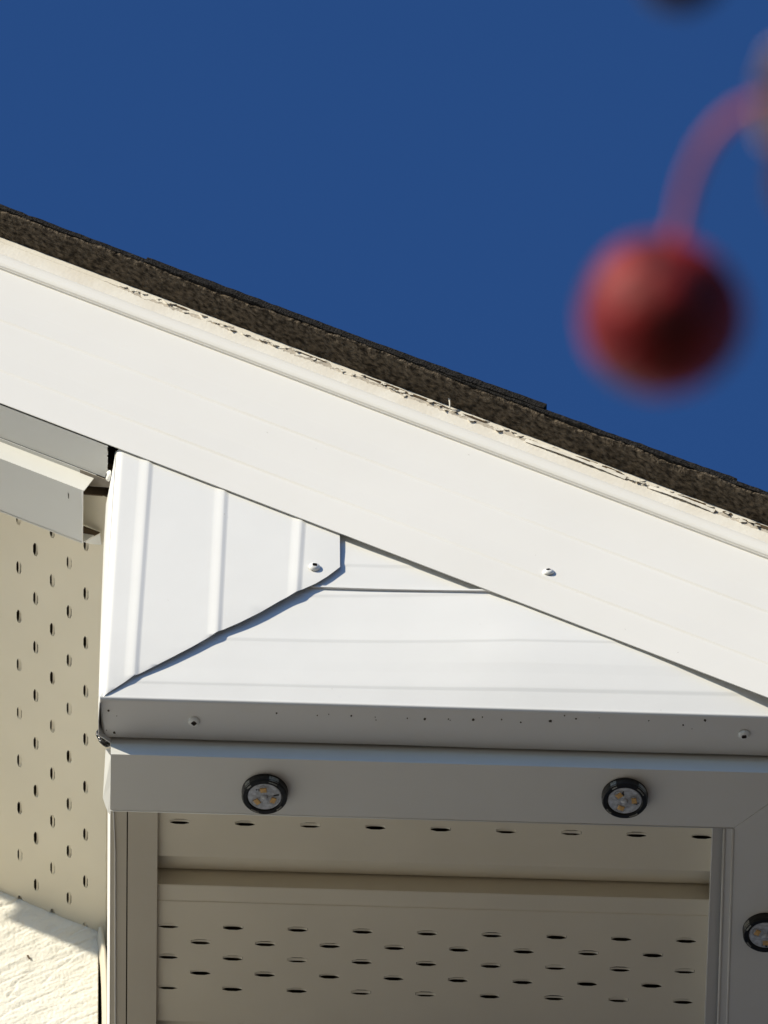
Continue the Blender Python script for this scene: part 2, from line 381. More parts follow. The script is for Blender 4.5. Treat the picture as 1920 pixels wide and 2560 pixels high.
# ---- boxed return, front panels
def panel(name, m, poly, Y, bumps, axis, yfun=None, th=0.0007, noise_amp=0.00035, extra=None, subd=0.02):
    """flat polygon (x,z) in plane Y sliced along ribs and displaced; bumps: list of (coordfn, [(pos, dy)...])"""
    bm = bmesh.new()
    vs = [bm.verts.new((x, 0, z)) for x, z in poly]
    bm.faces.new(vs)
    for d, c in bumps:
        nrm = Vector((d[0], 0, d[1])).normalized()
        for p in c:
            bmesh.ops.bisect_plane(bm, geom=bm.verts[:]+bm.edges[:]+bm.faces[:], plane_co=nrm*p, plane_no=nrm, dist=1e-6)
    for p in ((.002, .01, .02, .03, .04, .052, .06) if name == 'corner_panel' else (.0025, .008, .016, .024, .032, .04, .052)): bmesh.ops.bisect_plane(bm, geom=bm.verts[:]+bm.edges[:]+bm.faces[:], plane_co=(0, 0, Z0+p), plane_no=(0, 0, 1), dist=1e-6)
    xs = [x for x, z in poly]; zs = [z for x, z in poly]
    t = min(xs)+subd
    while t < max(xs): bmesh.ops.bisect_plane(bm, geom=bm.verts[:]+bm.edges[:]+bm.faces[:], plane_co=(t, 0, 0), plane_no=(1, 0, 0), dist=1e-5); t += subd
    t = min(zs)+subd
    while t < max(zs): bmesh.ops.bisect_plane(bm, geom=bm.verts[:]+bm.edges[:]+bm.faces[:], plane_co=(0, 0, t), plane_no=(0, 0, 1), dist=1e-5); t += subd
    for v in bm.verts:
        v.co.y = Y + yfun(v.co.x, v.co.z) + noise_amp*noise.noise(Vector((v.co.x*8, v.co.z*8, Y*100)))
    bmesh.ops.recalc_face_normals(bm, faces=bm.faces)
    me = bpy.data.meshes.new(name); bm.to_mesh(me); bm.free()
    o = link(name, me, m, house)
    # outward normal is -Y
    if me.polygons[0].normal.y > 0: me.flip_normals()
    sm = o.modifiers.new('thickness', 'SOLIDIFY'); sm.thickness = th; sm.offset = -1
    return o
XZ = lambda px, py, Y: (PY(px, py, Y).x, PY(px, py, Y).z)
def interp(tab, u):
    if u <= tab[0][0]: return tab[0][1]
    for (a, p), (b, q) in zip(tab, tab[1:]):
        if u <= b: return p + (q-p)*(u-a)/(b-a)
    return tab[-1][1]
# corner panel with vertical ribs
def fYP(z): return -0.0008 - 0.0066*(1-math.exp(-max(0.0, z-Z0)/.035))
def fYB(z): return -0.0032*(1-math.exp(-max(0.0, z-Z0)/.03))
def PF(px, py, f):
    Y = 0.0
    for _ in range(5): p = PY(px, py, Y); Y = f(p.z)
    return p
XF = lambda px, py, f: (PF(px, py, f).x, PF(px, py, f).z)
YP = -0.0074
L0 = Vector(XF(249, 1745, fYP)); L1 = Vector(XF(289, 1122, fYP))
def xleft(z): return L0.x + (L1.x-L0.x)*(z-L0.y)/(L1.y-L0.y)
diag = [(249, 1745), (290, 1719), (331, 1693), (365, 1676), (430, 1643), (480, 1617), (535, 1586), (549, 1578), (600, 1556), (650, 1531), (700, 1502), (752, 1475), (770, 1467), (790, 1458), (818, 1441), (850, 1417)]
top = [(849, 1318), (800, 1302), (740, 1281), (650, 1247), (560, 1212), (470, 1177), (380, 1142), (300, 1118)]
poly = [XF(x, y, fYP) for x, y in diag] + [(XF(x, y, fYP)[0], XF(x, y, fYP)[1]+.004) for x, y in top[:-1]] + [XF(300, 1119, fYP), XF(291, 1121, fYP)]
ribs = []
for (xa_, ya, xb_, yb) in ((375, 1145, 337, 1690), (563, 1215, 545, 1580), (757, 1285, 745, 1470)):
    a = Vector(XF(xa_, ya, fYP)); b = Vector(XF(xb_, yb, fYP)); ribs.append((a, b))
def ribx(r, z): a, b = r; return a.x + (b.x-a.x)*(z-a.y)/(b.y-a.y)
RT = [(-.0075, 0), (-.0060, -.00008), (-.0040, -.00038), (-.0022, -.00066), (-.0008, -.00078), (.0002, -.00066), (.0014, -.00024), (.0024, -.00004), (.003, 0)]
def ypan(x, z):
    u = x - xleft(z); y = fYP(z)
    for r in ribs: y += interp(RT, x-ribx(r, z)) if abs(x-ribx(r, z)) < .012 else 0
    R = .0055
    if u < R: y += R*.85*(1-sqrt(max(0, 1-((R-u)/R)**2)))
    return y
bm_b = []
for r in ribs:
    d = (r[0]-r[1]).normalized(); nn = Vector((d.y, -d.x))
    bm_b.append(((nn.x, nn.y), [r[0].dot(nn)+t[0] for t in RT]))
d = (L1-L0).normalized(); nn = Vector((d.y, -d.x))
bm_b.append(((nn.x, nn.y), [L0.dot(nn)+.0055*t for t in (.06, .15, .28, .45, .65, .85, 1.0, 1.3)]))
corner = panel('corner_panel', WHITE, poly, 0.0, bm_b, 0, ypan, subd=.03)
def smooth_o(o, ang=40):
    if o.name.startswith(('corner_panel', 'return_panel')):
        o.data.polygons.foreach_set('use_smooth', [True]*len(o.data.polygons)); wn = o.modifiers.new('weighted', 'WEIGHTED_NORMAL'); wn.keep_sharp = True; wn.weight = 80
        return
    me = o.data; me.polygons.foreach_set('use_smooth', [True]*len(me.polygons))
    bm = bmesh.new(); bm.from_mesh(me)
    for e in bm.edges:
        if len(e.link_faces) == 2 and e.calc_face_angle(0) > radians(ang): e.smooth = False
    bm.to_mesh(me); bm.free()
smooth_o(corner)
# horizontal panels
def hlines(L, Y): return [(Vector(XF(*a, Y)), Vector(XF(*b, Y))) for a, b in L]
def hz(l, x): a, b = l; return a.y + (b.y-a.y)*(x-a.x)/(b.x-a.x)
ST = [(-.0022, 0), (-.0012, -.00010), (.0002, -.00040), (.0012, -.00046), (.006, -.00028), (.014, 0)]
def ypan_h(lines, fbase):
    def f(x, z):
        y = fbase(z) - (0.0042*min(1, max(0, (x-.12)/.14))**2*min(1, max(0, (z-Z0-.001)/.045)) if fbase is fYB else 0)
        for l in lines:
            u = z-hz(l, x)
            if -.0026 < u < .014: y += interp(ST, u)
        return y
    return f
def hb(lines):
    out = []
    for a, b in lines:
        d = (b-a).normalized(); nn = Vector((-d.y, d.x)); out.append(((nn.x, nn.y), [a.dot(nn)+t[0] for t in ST]))
    return out
YB = 0.0
fUP = lambda z: -0.0046
lt = hlines([((850, 1412), (1100, 1418))], fUP)
up_poly = [XF(740, 1467, fUP), XF(1232, 1478, fUP), XF(1300, 1480, fUP), XF(860, 1285, fUP), XF(740, 1245, fUP)]
p_up = panel('return_panel', WHITE, up_poly, 0.0, hb(lt), 0, ypan_h(lt, fUP)); smooth_o(p_up)
ll = hlines([((780, 1489), (1300, 1494)), ((600, 1598), (1570, 1618)), ((400, 1706), (1900, 1741))], fYB)
xr = 0.462
z_l = Z0
lo_poly = [(PY(250, 1745, 0).x, Z0+.0016), (xr, Z0+.0016), (xr, XZ(1920, 1752, 0)[1]+.012), XF(1232, 1478, lambda z: fYB(z)-.0036), XF(1000, 1472, lambda z: fYB(z)-.0006), XF(800, 1466.5, fYB), XF(740, 1466, fYB), XF(700, 1475, fYB), XF(262, 1715, fYB)]
p_lo = panel('return_panel', WHITE, lo_poly, 0.0, hb(ll), 0, ypan_h(ll, fYB), noise_amp=.0003); smooth_o(p_lo)
# dark hem line of the joint between the two horizontal panels
j0, j1 = PF(770, 1465, lambda z: fYB(z)-.0021), PF(1250, 1476, lambda z: fYB(z)-.0058)
V = []; F = []
for i in range(13):
    t = i/12; x = j0.x-.012+(j1.x-j0.x+.012)*t; z = j0.z+(j1.z-j0.z)*t
    y = fYB(z) - 0.0042*min(1, max(0, (x-.12)/.14))**2 - .0021
    V += [(x, y, z+.0014), (x, y, z+.0001), (x, y+.0030, z+.0001), (x, y+.0030, z+.0014)]
for i in range(12):
    for j in range(4): a = 4*i; F.append((a+j, a+(j+1) % 4, a+4+(j+1) % 4, a+4+j))
link('joint_hem', fixn(mesh('joint_hem', V, F)), WHITE, house)
# the bottom fold and the underside lip of the return
xl0 = PY(250, 1748, 0).x; xl1 = PZ(263, 1842, Z0).x
loopf = []
V = []; F = []; n = 60; prof = []
R = .0018
for i in range(7):
    a = pi/2*i/6; prof.append((R-R*cos(a)-.0009*cos(a), Z0+R-R*sin(a)))
prof += [(.010, Z0), (.020, Z0), (.0306, Z0), (.0306, Z0+.0008), (.010, Z0+.0008), (.0009, Z0+.0018)]
for i in range(n+1):
    t = i/n
    for a, b in prof:
        x0_ = xl0 + (xl1-xl0)*min(1, a/.0288); x = x0_ + (xr-x0_)*t
        V.append((x, a + (.0004*noise.noise(Vector((x*14, 1, 1))) if a > .02 else 0), b))
k = len(prof)
for i in range(n):
    for j in range(k): F.append((i*k+j, i*k+(j+1) % k, (i+1)*k+(j+1) % k, (i+1)*k+j))
F += [tuple(range(k)), tuple(n*k+j for j in range(k))]
lip = link('return_lip', fixn(mesh('return_lip', V, F)), WHITE, house); smooth_o(lip, 50)
boxo('lip_sun_block', WHITE, house, (xl1+.001, xr, .0298, .0303, Z0+.0008, Z0+.014))  # unseen strip added behind the lip to stop a sun leak
# specks of dirt on the lip
V = []; F = []
for (x, y, r) in [(271, 1777, 3.2), (292, 1790, 1.2), (286, 1832, 3.5), (266, 1826, 1.5), (691, 1783, 2.6), (793, 1789, 1.8), (822, 1786, 1.6), (878, 1790, 2.8), (938, 1793, 1.5), (940, 1800, 1.5), (1018, 1796, 2.0), (1062, 1798, 3.2), (1121, 1798, 2.0), (1125, 1801, 1.5), (1183, 1799, 3.6), (1206, 1793, 1.8), (1254, 1799, 2.2), (1302, 1806, 2.2), (1376, 1803, 4.2), (1411, 1789, 2.2), (1440, 1797, 2.4), (1498, 1795, 1.2), (1622, 1802, 2.0), (1708, 1813, 2.6), (1763, 1801, 3.8), (1730, 1822, 1.2)]:
    p = PZ(x, y, Z0-.0002); k0 = len(V); r = r*.00024
    for k in range(9):
        a = 2*pi*k/9; q_ = r*random.uniform(.7, 1.2); V.append((p.x+q_*cos(a), p.y+q_*1.3*sin(a), Z0-.00015))
    V.append((p.x, p.y, Z0-.0002-r*.25))
    for k in range(9): F.append((k0+k, k0+(k+1) % 9, k0+9))
o = link('dirt_specks', mesh('dirt_specks', V, F), SPECK, house); o['kind'] = 'stuff'
# small scuffs on the fascia and panels
V = []; F = []
for (x, y, L_, a_, Yp) in [(668, 1081, 3, .3, -.0096), (790, 1122, 2, .8, -.0096), (1172, 1137, 4, .5, -.0096), (1563, 1573, 2.5, 1.2, -.0096), (1695, 1631, 2, 0, -.0096), (1339, 1388, 1.6, 0, -.0096), (561, 1285, 4, 1.5, -.0090), (830, 1722, 2.5, 1.4, -.0045), (1652, 1775, 2, .4, -.0062), (1200, 1560, 1.5, .2, -.0075), (420, 1500, 1.5, .9, -.0080)]:
    p = PY(x, y, Yp); r = .00025*L_; k0 = len(V); d_ = Vector((cos(a_), 0, -sin(a_))); n_ = Vector((sin(a_), 0, cos(a_)))
    V += [p-d_*r, p+n_*.00018, p+d_*r, p-n_*.00014]; F.append((k0, k0+1, k0+2, k0+3))
o = link('scuff_marks', mesh('scuff_marks', V, F), SCUFF, house); o['kind'] = 'stuff'
# side plate of the box, folded back from the corner
def sp(px, py, Y): return PY(px, py, Y)
fr = [(249, 1749), (252, 1700), (259, 1560), (267, 1400), (277, 1273), (285, 1173), (289, 1128)]
bk = [(247, 1800), (250, 1700), (255, 1540), (259, 1400), (264, 1273), (268, 1196), (280, 1150)]
V = []; F = []
for i, (a, b) in enumerate(zip(fr, bk)):
    z = sp(a[0]+1.5, a[1], -.003).z; A = Vector((xleft(z)+.0001, fYP(z)+.0040, z))
    B = Vector((PY(b[0]+3, b[1], .026).x-.0002, .026, z))
    V += [A, A.lerp(B, .5)+Vector((-.0003, 0, 0)), B, B + Vector((.0075, .006, 0)), Vector((.0100, .12, z)), Vector((.011, YW, z))]
for i in range(len(fr)-1):
    for j in range(5): a = i*6+j; F.append((a, a+1, a+7, a+6))
o = link('side_plate', fixn(mesh('side_plate', V, F)), WHITE, house, smooth=True)
so_ = o.modifiers.new('thickness', 'SOLIDIFY'); so_.thickness = .0006; so_.offset = 0
# corner end of the lip: folded white tab
prism('corner_tab', WHITE, house, [PZ(250, 1749, Z0-.0002), PZ(264, 1841, Z0-.0002), PZ(264, 1841, Z0)+Vector((-.0022, 0, .004)), PZ(250, 1749, Z0)+Vector((-.0010, 0, .004))], (.0004, 0, .0003))
# trim channels under the box where the soffit meets the wall side
TZ = Z0-.003
X318 = .0172; X395 = .0367; XT0 = .0068
boxo('soffit_trim', SOFFL, house, (XT0, X318, .06, 1.6, TZ, TZ+.0008))
boxo('soffit_trim', SOFFL, house, (X318+.0008, X395, .06, 1.6, TZ-.0006, TZ+.0002))
prism('soffit_trim', SOFFL, house, [(X395-.0006, .06, TZ+.0002), (X395, .06, TZ+.0002), (X395, .06, Z0+.003), (X395-.0006, .06, Z0+.003)], (0, 1.54, 0))
prism('sunlit_trim_edge', WHITE, house, [(XT0, .06, TZ-.0002), (XT0-.0020, .06, TZ+.009), (XT0-.0020, .06, TZ+.010), (XT0+.0006, .06, TZ+.0006)], (0, 1.54, 0))
# beige strip at the end of the wall beside the box
pts = [(247, 2318), (251, 2345), (256, 2380), (259, 2430), (260.5, 2500), (261, 2700)]
V = []; F = []
for (x, y) in pts:
    p = PY(x, y, YW-.012); V += [p+Vector((-.0016, .012, 0)), p, p+Vector((.0025, -.001, 0)), p+Vector((.0035, .01, 0))]
for i in range(len(pts)-1):
    for j in range(3): a = i*4+j; F.append((a, a+1, a+5, a+4))
link('wall_end_trim', fixn(mesh('wall_end_trim', V, F)), SOFFL, house, smooth=True)
# dark boards inside: behind the box, above the soffits
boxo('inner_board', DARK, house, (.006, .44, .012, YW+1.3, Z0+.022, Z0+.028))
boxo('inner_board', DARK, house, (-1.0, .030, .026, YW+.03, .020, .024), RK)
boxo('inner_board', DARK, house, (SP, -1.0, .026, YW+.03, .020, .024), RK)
prism('shade_toned_flange', FLSHADE, house, [RK @ Vector((RN(200, 1180, -.001).x, .0209, -.001)), RK @ Vector((RN(275, 1190, -.001).x, .0209, -.001)), RK @ RN(275, 1219, -.001), RK @ RN(232, 1216, -.001), RK @ RN(200, 1212, -.001)], (0, 0, .0006))  # fascia back flange, its shade put into the colour
prism('inner_board', DARK, house, [PY(200, 1195, .034), PY(275, 1195, .034), PY(275, 1239, .034), PY(200, 1233, .034)], (0, .001, 0))  # dark sheet painted in place of the unlit hollow at the soffit front
# eave side fascia and remaining eave, beyond the frame
boxo('eave_fascia', WHITE, house, (.462, .468, -.006, 8.4, 6.79, 6.90))

# ---- soffit panels with lanced vents
PITCH, ROW, LV, WV = 0.0412, 0.01292, 0.0128, 0.0046
def vent_mesh(LV, WV, mid):
    V = []; F = []; n = 12
    for i in range(n+1):
        t = -1+2*i/n; hw = WV/2*(mid+(.47-mid)*t**4); h = .0013*(1-t**4)
        for sgn in (-1, 1):
            V.append((t*LV/2, sgn*hw, h)); V.append((t*LV/2, sgn*hw, h+.0005))
    for i in range(n):
        a = 4*i
        F += [(a, a+2, a+6, a+4), (a+1, a+5, a+7, a+3), (a, a+4, a+5, a+1), (a+2, a+3, a+7, a+6)]
    me = mesh('vent_louver', V, F); me.materials.append(SOFF); return fixn(me)
def vent_set(LV, WV, mid):
    out = [vent_mesh(LV, WV, mid)]
    for hsc, wsc in ((.8, .9), (1.2, 1.0), (.6, 1.35), (.9, 1.7)):
        m2 = out[0].copy()
        for v in m2.vertices: v.co.z *= hsc if v.co.z > .0006 else 1; v.co.y *= wsc if abs(v.co.x) < LV*.45 else 1
        out.append(m2)
    return out
VENTS_A = vent_set(.0128, .0042, .36); VENTS_B = vent_set(.0104, .0037, .44)
def soffit_panel(mw, u0, u1, ph, louvers, vrange=None, rows=(0, 1, 2, 3, 4), vmin=None, kind=0):
    """local x along the slots, y across the rows (row 0 at y=0), z up"""
    LV, WV, VENTS = ((.0128, .0042, VENTS_A), (.0104, .0037, VENTS_B))[kind]
    V = []; F = []; idx = {}
    def v(x, y, z):
        key = (round(x, 6), round(y, 6), round(z, 6))
        if key not in idx: idx[key] = len(V); V.append((x, y, z))
        return idx[key]
    prof = [(-.0344, .0160), (-.0342, .0006), (-.0336, .0003), (-.0212, .0005), (-.0204, 0.0), (-.0065, 0)]
    prof2 = [(.0581, 0), (.0676, 0), (.0680, .0009), (.0812, .0009), (.0815, .0055), (.1030, .0142), (.1035, .0165)]
    if vmin is not None: prof = []
    for P in (prof, prof2):
        for (a, b), (c, d_) in zip(P, P[1:]):
            m_ = 8
            for i in range(m_):
                x0 = u0+(u1-u0)*i/m_; x1 = u0+(u1-u0)*(i+1)/m_
                F.append((v(x0, a, b), v(x1, a, b), v(x1, c, d_), v(x0, c, d_)))
    spots = []
    for r_ in range(5):
        y = ROW*r_; y0 = y-ROW/2; y1 = y+ROW/2
        if vmin is not None and r_ < vmin: continue
        if r_ == 0: y0 = -.0065
        if r_ == 4: y1 = .0581
        p0 = ph + (PITCH/2 if r_ % 2 else 0)
        k = math.ceil((u0 + LV/2 + .0012 - p0)/PITCH); xc = []
        while p0 + k*PITCH + LV/2 + .0012 < u1: xc.append(p0+k*PITCH); k += 1
        for ci, c_ in enumerate(xc):
            a = u0 if ci == 0 else c_-PITCH/2; b = u1 if ci == len(xc)-1 else c_+PITCH/2
            h0, h1 = c_-LV/2, c_+LV/2; q0, q1 = y-WV/2, y+WV/2
            we = WV/2*.50; xm = .0026
            H2 = [(h0, -we), (c_-xm, -WV/2), (c_+xm, -WV/2), (h1, -we), (h1, we), (c_+xm, WV/2), (c_-xm, WV/2), (h0, we)]
            O2 = [(a, y0), (c_-xm, y0), (c_+xm, y0), (b, y0), (b, y1), (c_+xm, y1), (c_-xm, y1), (a, y1)]
            for i in range(8):
                i2 = (i+1) % 8
                O_ = [v(O2[q][0], O2[q][1], 0) for q in (i, i2)]; H_ = [v(H2[q][0], y+H2[q][1], 0) for q in (i2, i)]; T_ = [v(H2[q][0], y+H2[q][1], .0006) for q in (i, i2)]
                F.append((O_[0], O_[1], H_[0], H_[1]))
            spots.append((c_, y, r_))
    me = mesh('soffit_panel', V, F)
    o = link('soffit_panel', me, SOFF, house, mw)
    if louvers:
        for (x, y, r_) in spots:
            if r_ not in rows: continue
            if vrange and not (vrange[0] < x < vrange[1]): continue
            vm = random.choice(VENTS)
            vo = bpy.data.objects.new('vent_louver', vm); col.objects.link(vo); vo.parent = o
            vo.matrix_basis = Matrix.Translation((x + random.uniform(-.0003, .0003), y + random.uniform(-.0002, .0002), random.uniform(-.0002, .0002)))
    return o
# eave soffit under the box (rows run along X)
ZS = Z0
r1 = PZ(421, 2314, ZS)
for k in range(-1, 10):
    y0 = r1.y + k*.1388
    mw = frame((0, y0, ZS), (1, 0, 0), (0, 1, 0), (0, 0, 1))
    soffit_panel(mw, X395-.006, .392, r1.x + (PITCH*.16 - PITCH/2*0 if k < 0 else 0) + (0.0 if k < 1 else .007), k < 2, vmin=3 if k < 0 else None)
# rake soffit (rows run into the house, panels step up the slope)
c1 = RN(47, 1419, 0)
for k in range(-22, 1):
    s0 = c1.x + k*.1388
    o_ = RK @ Vector((s0, 0, 0)); mw = frame(o_, (0, -1, 0), ev, nv)
    if k == 0:
        pass
    soffit_panel(mw, -(YW+.01), -.036, -c1.y - PITCH*(2 if k == 0 else 2) + k*.004, k > -4, kind=1)

# ---- screws
def screw_mesh():
    seg = 16; R_ = .0038; V = []; F = []
    prof = [(R_*.96, 0), (R_, .0005), (R_*.93, .0012), (R_*.78, .0018), (R_*.6, .0022)]
    for r_, z in prof:
        for k in range(seg): V.append((r_*cos(2*pi*(k+.5)/seg), r_*sin(2*pi*(k+.5)/seg), z))
    h = .0015
    def sq(k, s_):
        a = 2*pi*(k+.5)/seg; c_, d_ = cos(a), sin(a); m_ = max(abs(c_), abs(d_)); return (c_/m_*s_, d_/m_*s_)
    for z in (.0024, .0010):
        for k in range(seg): x, y = sq(k, h); V.append((x, y, z))
    n = len(prof)+2
    for i in range(n-1):
        for k in range(seg): F.append((i*seg+k, i*seg+(k+1) % seg, (i+1)*seg+(k+1) % seg, (i+1)*seg+k))
    F.append(tuple((n-1)*seg+k for k in range(seg)))
    me = mesh('screw', V, F); me.materials.append(SCREW); me.materials.append(PIT)
    for i, p in enumerate(me.polygons): p.material_index = 1 if i >= (n-2)*seg else 0; p.use_smooth = i < (n-3)*seg
    return me
SM = screw_mesh()
def screw(parent, p, nrm, rot=0.0, up=(0, 0, 1)):
    z = Vector(nrm).normalized(); x = Vector(up).cross(z).normalized(); y = z.cross(x)
    mw = frame(p, x, y, z) @ Matrix.Rotation(rot, 4, 'Z')
    o = bpy.data.objects.new('screw', SM); col.objects.link(o); o.parent = parent
    o.matrix_basis = world(parent).inverted() @ mw; return o
screw(corner, PY(786, 1419, YP) + Vector((0, -.0001, 0)), (.12, -1, .05), .05)
screw(fascia, PY(1371, 1432, -.0095), (-.05, -1, .35), .55)
screw(lip, PZ(485, 1803, Z0), (0, -.05, -1), pi/4, (0, -1, 0))
screw(lip, PZ(1860, 1835, Z0), (0.05, .12, -1), .1, (0, -1, 0))
screw(corner, PY(276, 1190, .012) + Vector((-.0004, 0, 0)), (-1, -.25, -.1), .2)

# ------------------------------------------------------------------ light tracks
tr1 = empty('light_track', (.0065, .031, Z0-.02), 'white metal light channel under the boxed eave holding the round black lamps', 'light track')
YT0 = .0312
Z1 = PY(1000, 1906, YT0).z
YT1 = PZ(1000, 2047, Z1).y
XC = PZ(1834, 2056, Z1).x; XO = XC + (YT1-YT0)
XTL = PZ(277, 1893, Z1).x
# front run: face, bottom
prism('channel_face', TRACKM, tr1, [(XTL, YT0, Z1), (XO, YT0, Z1), (XO, YT0, Z1+.0105), (XTL-.0006, YT0, Z1+.0105)], (0, .0007, 0))
prism('channel_face', TRACKM, tr1, [(XTL-.0004, YT0+.0012, Z1+.010), (XO, YT0+.0012, Z1+.010), (XO, YT0+.0012, Z0+.002), (XTL-.0006, YT0+.0012, Z0+.002)], (0, .0007, 0))
prism('channel_face', TRACKM, tr1, [(XTL-.0004, YT0+.0007, Z1+.0105), (XO, YT0+.0007, Z1+.0105), (XO, YT0+.0012, Z1+.0105), (XTL-.0006, YT0+.0012, Z1+.0105)], (0, 0, -.0006))
prism('channel_base', TRACKM, tr1, [(XTL, YT0+.0007, Z1), (XO-.0007, YT0+.0007, Z1), (XC, YT1, Z1), (XTL-.0003, YT1, Z1)], (0, 0, .0007))
prism('channel_base', TRACKM, tr1, [(XO-.0003, YT0+.0009, Z1-.0003), (XO-.0003, 1.6, Z1-.0003), (XC, 1.6, Z1-.0003), (XC, YT1+.0002, Z1-.0003)], (0, 0, .0007))
prism('channel_face', TRACKM, tr1, [(XO, YT0+.001, Z1), (XO, 1.6, Z1), (XO, 1.6, Z0+.002), (XO, YT0+.001, Z0+.002)], (-.0007, 0, 0))
# rolled hem along the back edge
Vt, Ft = tube([(XTL-.0003, YT1, Z1+.0003), (.2, YT1, Z1+.0003), (XC, YT1, Z1+.0003)], .0007, 8); link('hem', mesh('hem', Vt, Ft), TRACKM, tr1, smooth=True)
prism('channel_flange', TRACKM, tr1, [(XTL, YT1-.0002, Z1+.0008), (XC, YT1-.0002, Z1+.0008), (XC, YT1-.0002, Z0), (XTL, YT1-.0002, Z0)], (0, -.0006, 0))
# side run: sloped flange with two ridges
XS = PZ(1812, 2056, Z1).x; XI = PZ(1782, 2056, Z1).x
XSb = PZ(1797, 2560, Z1).x; XIb = PZ(1763, 2560, Z1).x; XCb = PZ(1819, 2560, Z1).x
prism('channel_flange', TRACKM, tr1, [(XI, YT1, Z1+.0005), (XS, YT1, Z1+.0035), (XSb, .262, Z1+.0035), (XIb, .262, Z1+.0005)], (.0003, 0, .0006))
kx = (XSb-XS)/(.262-YT1)
prism('channel_flange', TRACKM, tr1, [(XIb, .262, Z1+.0005), (XSb, .262, Z1+.0035), (XSb, 1.6, Z1+.0035), (XIb, 1.6, Z1+.0005)], (.0003, 0, .0006))
for yy0, yy1, xx0, xx1 in ((YT1, .262, XI, XIb), (.262, 1.6, XIb, XIb)):
    prism('channel_flange', TRACKM, tr1, [(xx0, yy0, Z1+.0005), (xx1, yy1, Z1+.0005), (xx1, yy1, Z0+.001), (xx0, yy0, Z0+.001)], (.0005, 0, 0))
prism('channel_base', TRACKM, tr1, [(XS, YT1, Z1), (XC+.0005, YT1, Z1), (XCb+.0005, .262, Z1), (XCb+.0005, 1.6, Z1), (XSb, 1.6, Z1), (XSb, .262, Z1)], (0, 0, .0006))
for xa_, xb_ in ((XS, XSb), (XC, XCb)):
    Vt, Ft = tube([(xa_, YT1+.0005, Z1-.0001), (xb_, .262, Z1-.0001), (xb_, 1.6, Z1-.0001)], .0009, 8); link('ridge', mesh('ridge', Vt, Ft), TRACKM, tr1, smooth=True)
# flared end flap, lit by the sun
zf = Z1+.006
fl_in = [PZ(277.5, 1891, Z1), PZ(278, 1960, Z1), PZ(276.5, 2038, Z1)]
fl_out = [PZ(264, 1873, zf), PZ(257, 1995, zf), PZ(269, 2030, Z1+.002)]
V = [fl_in[0], fl_in[1], fl_in[2], PZ(277, 1868, Z0-.002), fl_out[0], fl_out[1], fl_out[2]]
F = [(0, 1, 5, 4), (1, 2, 6, 5), (3, 0, 4)]
o = link('end_flap', fixn(mesh('end_flap', V, F)), TRACKM, tr1); so_ = o.modifiers.new('thickness', 'SOLIDIFY'); so_.thickness = .0004

# rake channel, empty, cut open at its lower end
tr2 = empty('light_track', RK @ Vector((-.6, .03, -.018)), 'empty white metal channel along the sloping gable soffit, cut open at its end', 'light track')
YK0 = .0235
NK1 = RY(0, 1146, YK0).z; YK1 = RN(0, 1277, NK1).y
sEnd = RN(206, 1225, NK1).x; sTop = RY(240, 1188, YK0).x
a_ = RY(240, 1188, YK0); b_ = RY(212, 1224, YK0); c_ = RY(206, 1226, YK0)
prism('channel_flange', TRACKM, tr2, [(-.6, YL1+.0002, -.0007), (a_.x+.002, YL1+.0002, -.0007), (a_.x+.002, YK0, -.0007), (-.6, YK0, -.0007)], (0, 0, .0006), RK)
pf = [(-.6, YK0, NK1), (c_.x, YK0, NK1), (b_.x, YK0, NK1+.0005), (a_.x, YK0, a_.z), (a_.x, YK0, -.0005), (-.6, YK0, -.0005)]
prism('channel_face', TRACKM, tr2, pf, (0, .0007, 0), RK)
e0, e1 = RN(206, 1226, NK1), RN(205, 1356, NK1)
prism('channel_base', TRACKM, tr2, [(-.6, YK0+.0007, NK1), (e0.x, YK0+.0007, NK1), (e1.x, YK1, NK1), (-.6, YK1, NK1)], (0, 0, .0007), RK)
Vt, Ft = tube([(-.6, YK1, NK1+.0002), (e1.x, YK1, NK1+.0002)], .0008, 8); link('hem', mesh('hem', Vt, Ft), TRACKM, tr2, RK, smooth=True)
Vt, Ft = tube([(e0.x, YK0+.0004, NK1+.0003), (e1.x, YK1, NK1+.0003)], .0005, 8); link('cut_edge', mesh('cut_edge', Vt, Ft), WHITE, tr2, RK, smooth=True)
prism('channel_flange', TRACKM, tr2, [(-.6, YK1, NK1+.0009), (e1.x+.001, YK1, NK1+.0009), (e1.x+.004, YK1, -.001), (-.6, YK1, -.001)], (0, -.0007, 0), RK)
# interior: dark sheet painted as the shadow inside the cut end, and a bent tab
q1, q2, q3 = RN(206, 1318, -.006), RN(247, 1334, -.004), RN(209, 1353, -.010)
prism('end_shade_sheet', DARK, tr2, [q1, q2, q3], (0, .0003, .002), RK)
t1, t2, t3, t4 = RN(212, 1356, -.010), RN(249, 1334, -.004), RN(253, 1362, -.001), RN(225, 1360, -.004)
prism('bent_tab', TRACKM, tr2, [t1, t2, t3, t4], (0, .0003, .0008), RK)
# small black scratch on the base
p = RN(171, 1239, NK1); prism('scratch', INK, tr2, [(p.x-.0003, p.y-.0026, NK1-.0001), (p.x+.0004, p.y-.001, NK1-.0001), (p.x+.0003, p.y+.0024, NK1-.0001), (p.x-.0001, p.y+.0020, NK1-.0001)], (0, 0, -.0001), RK)

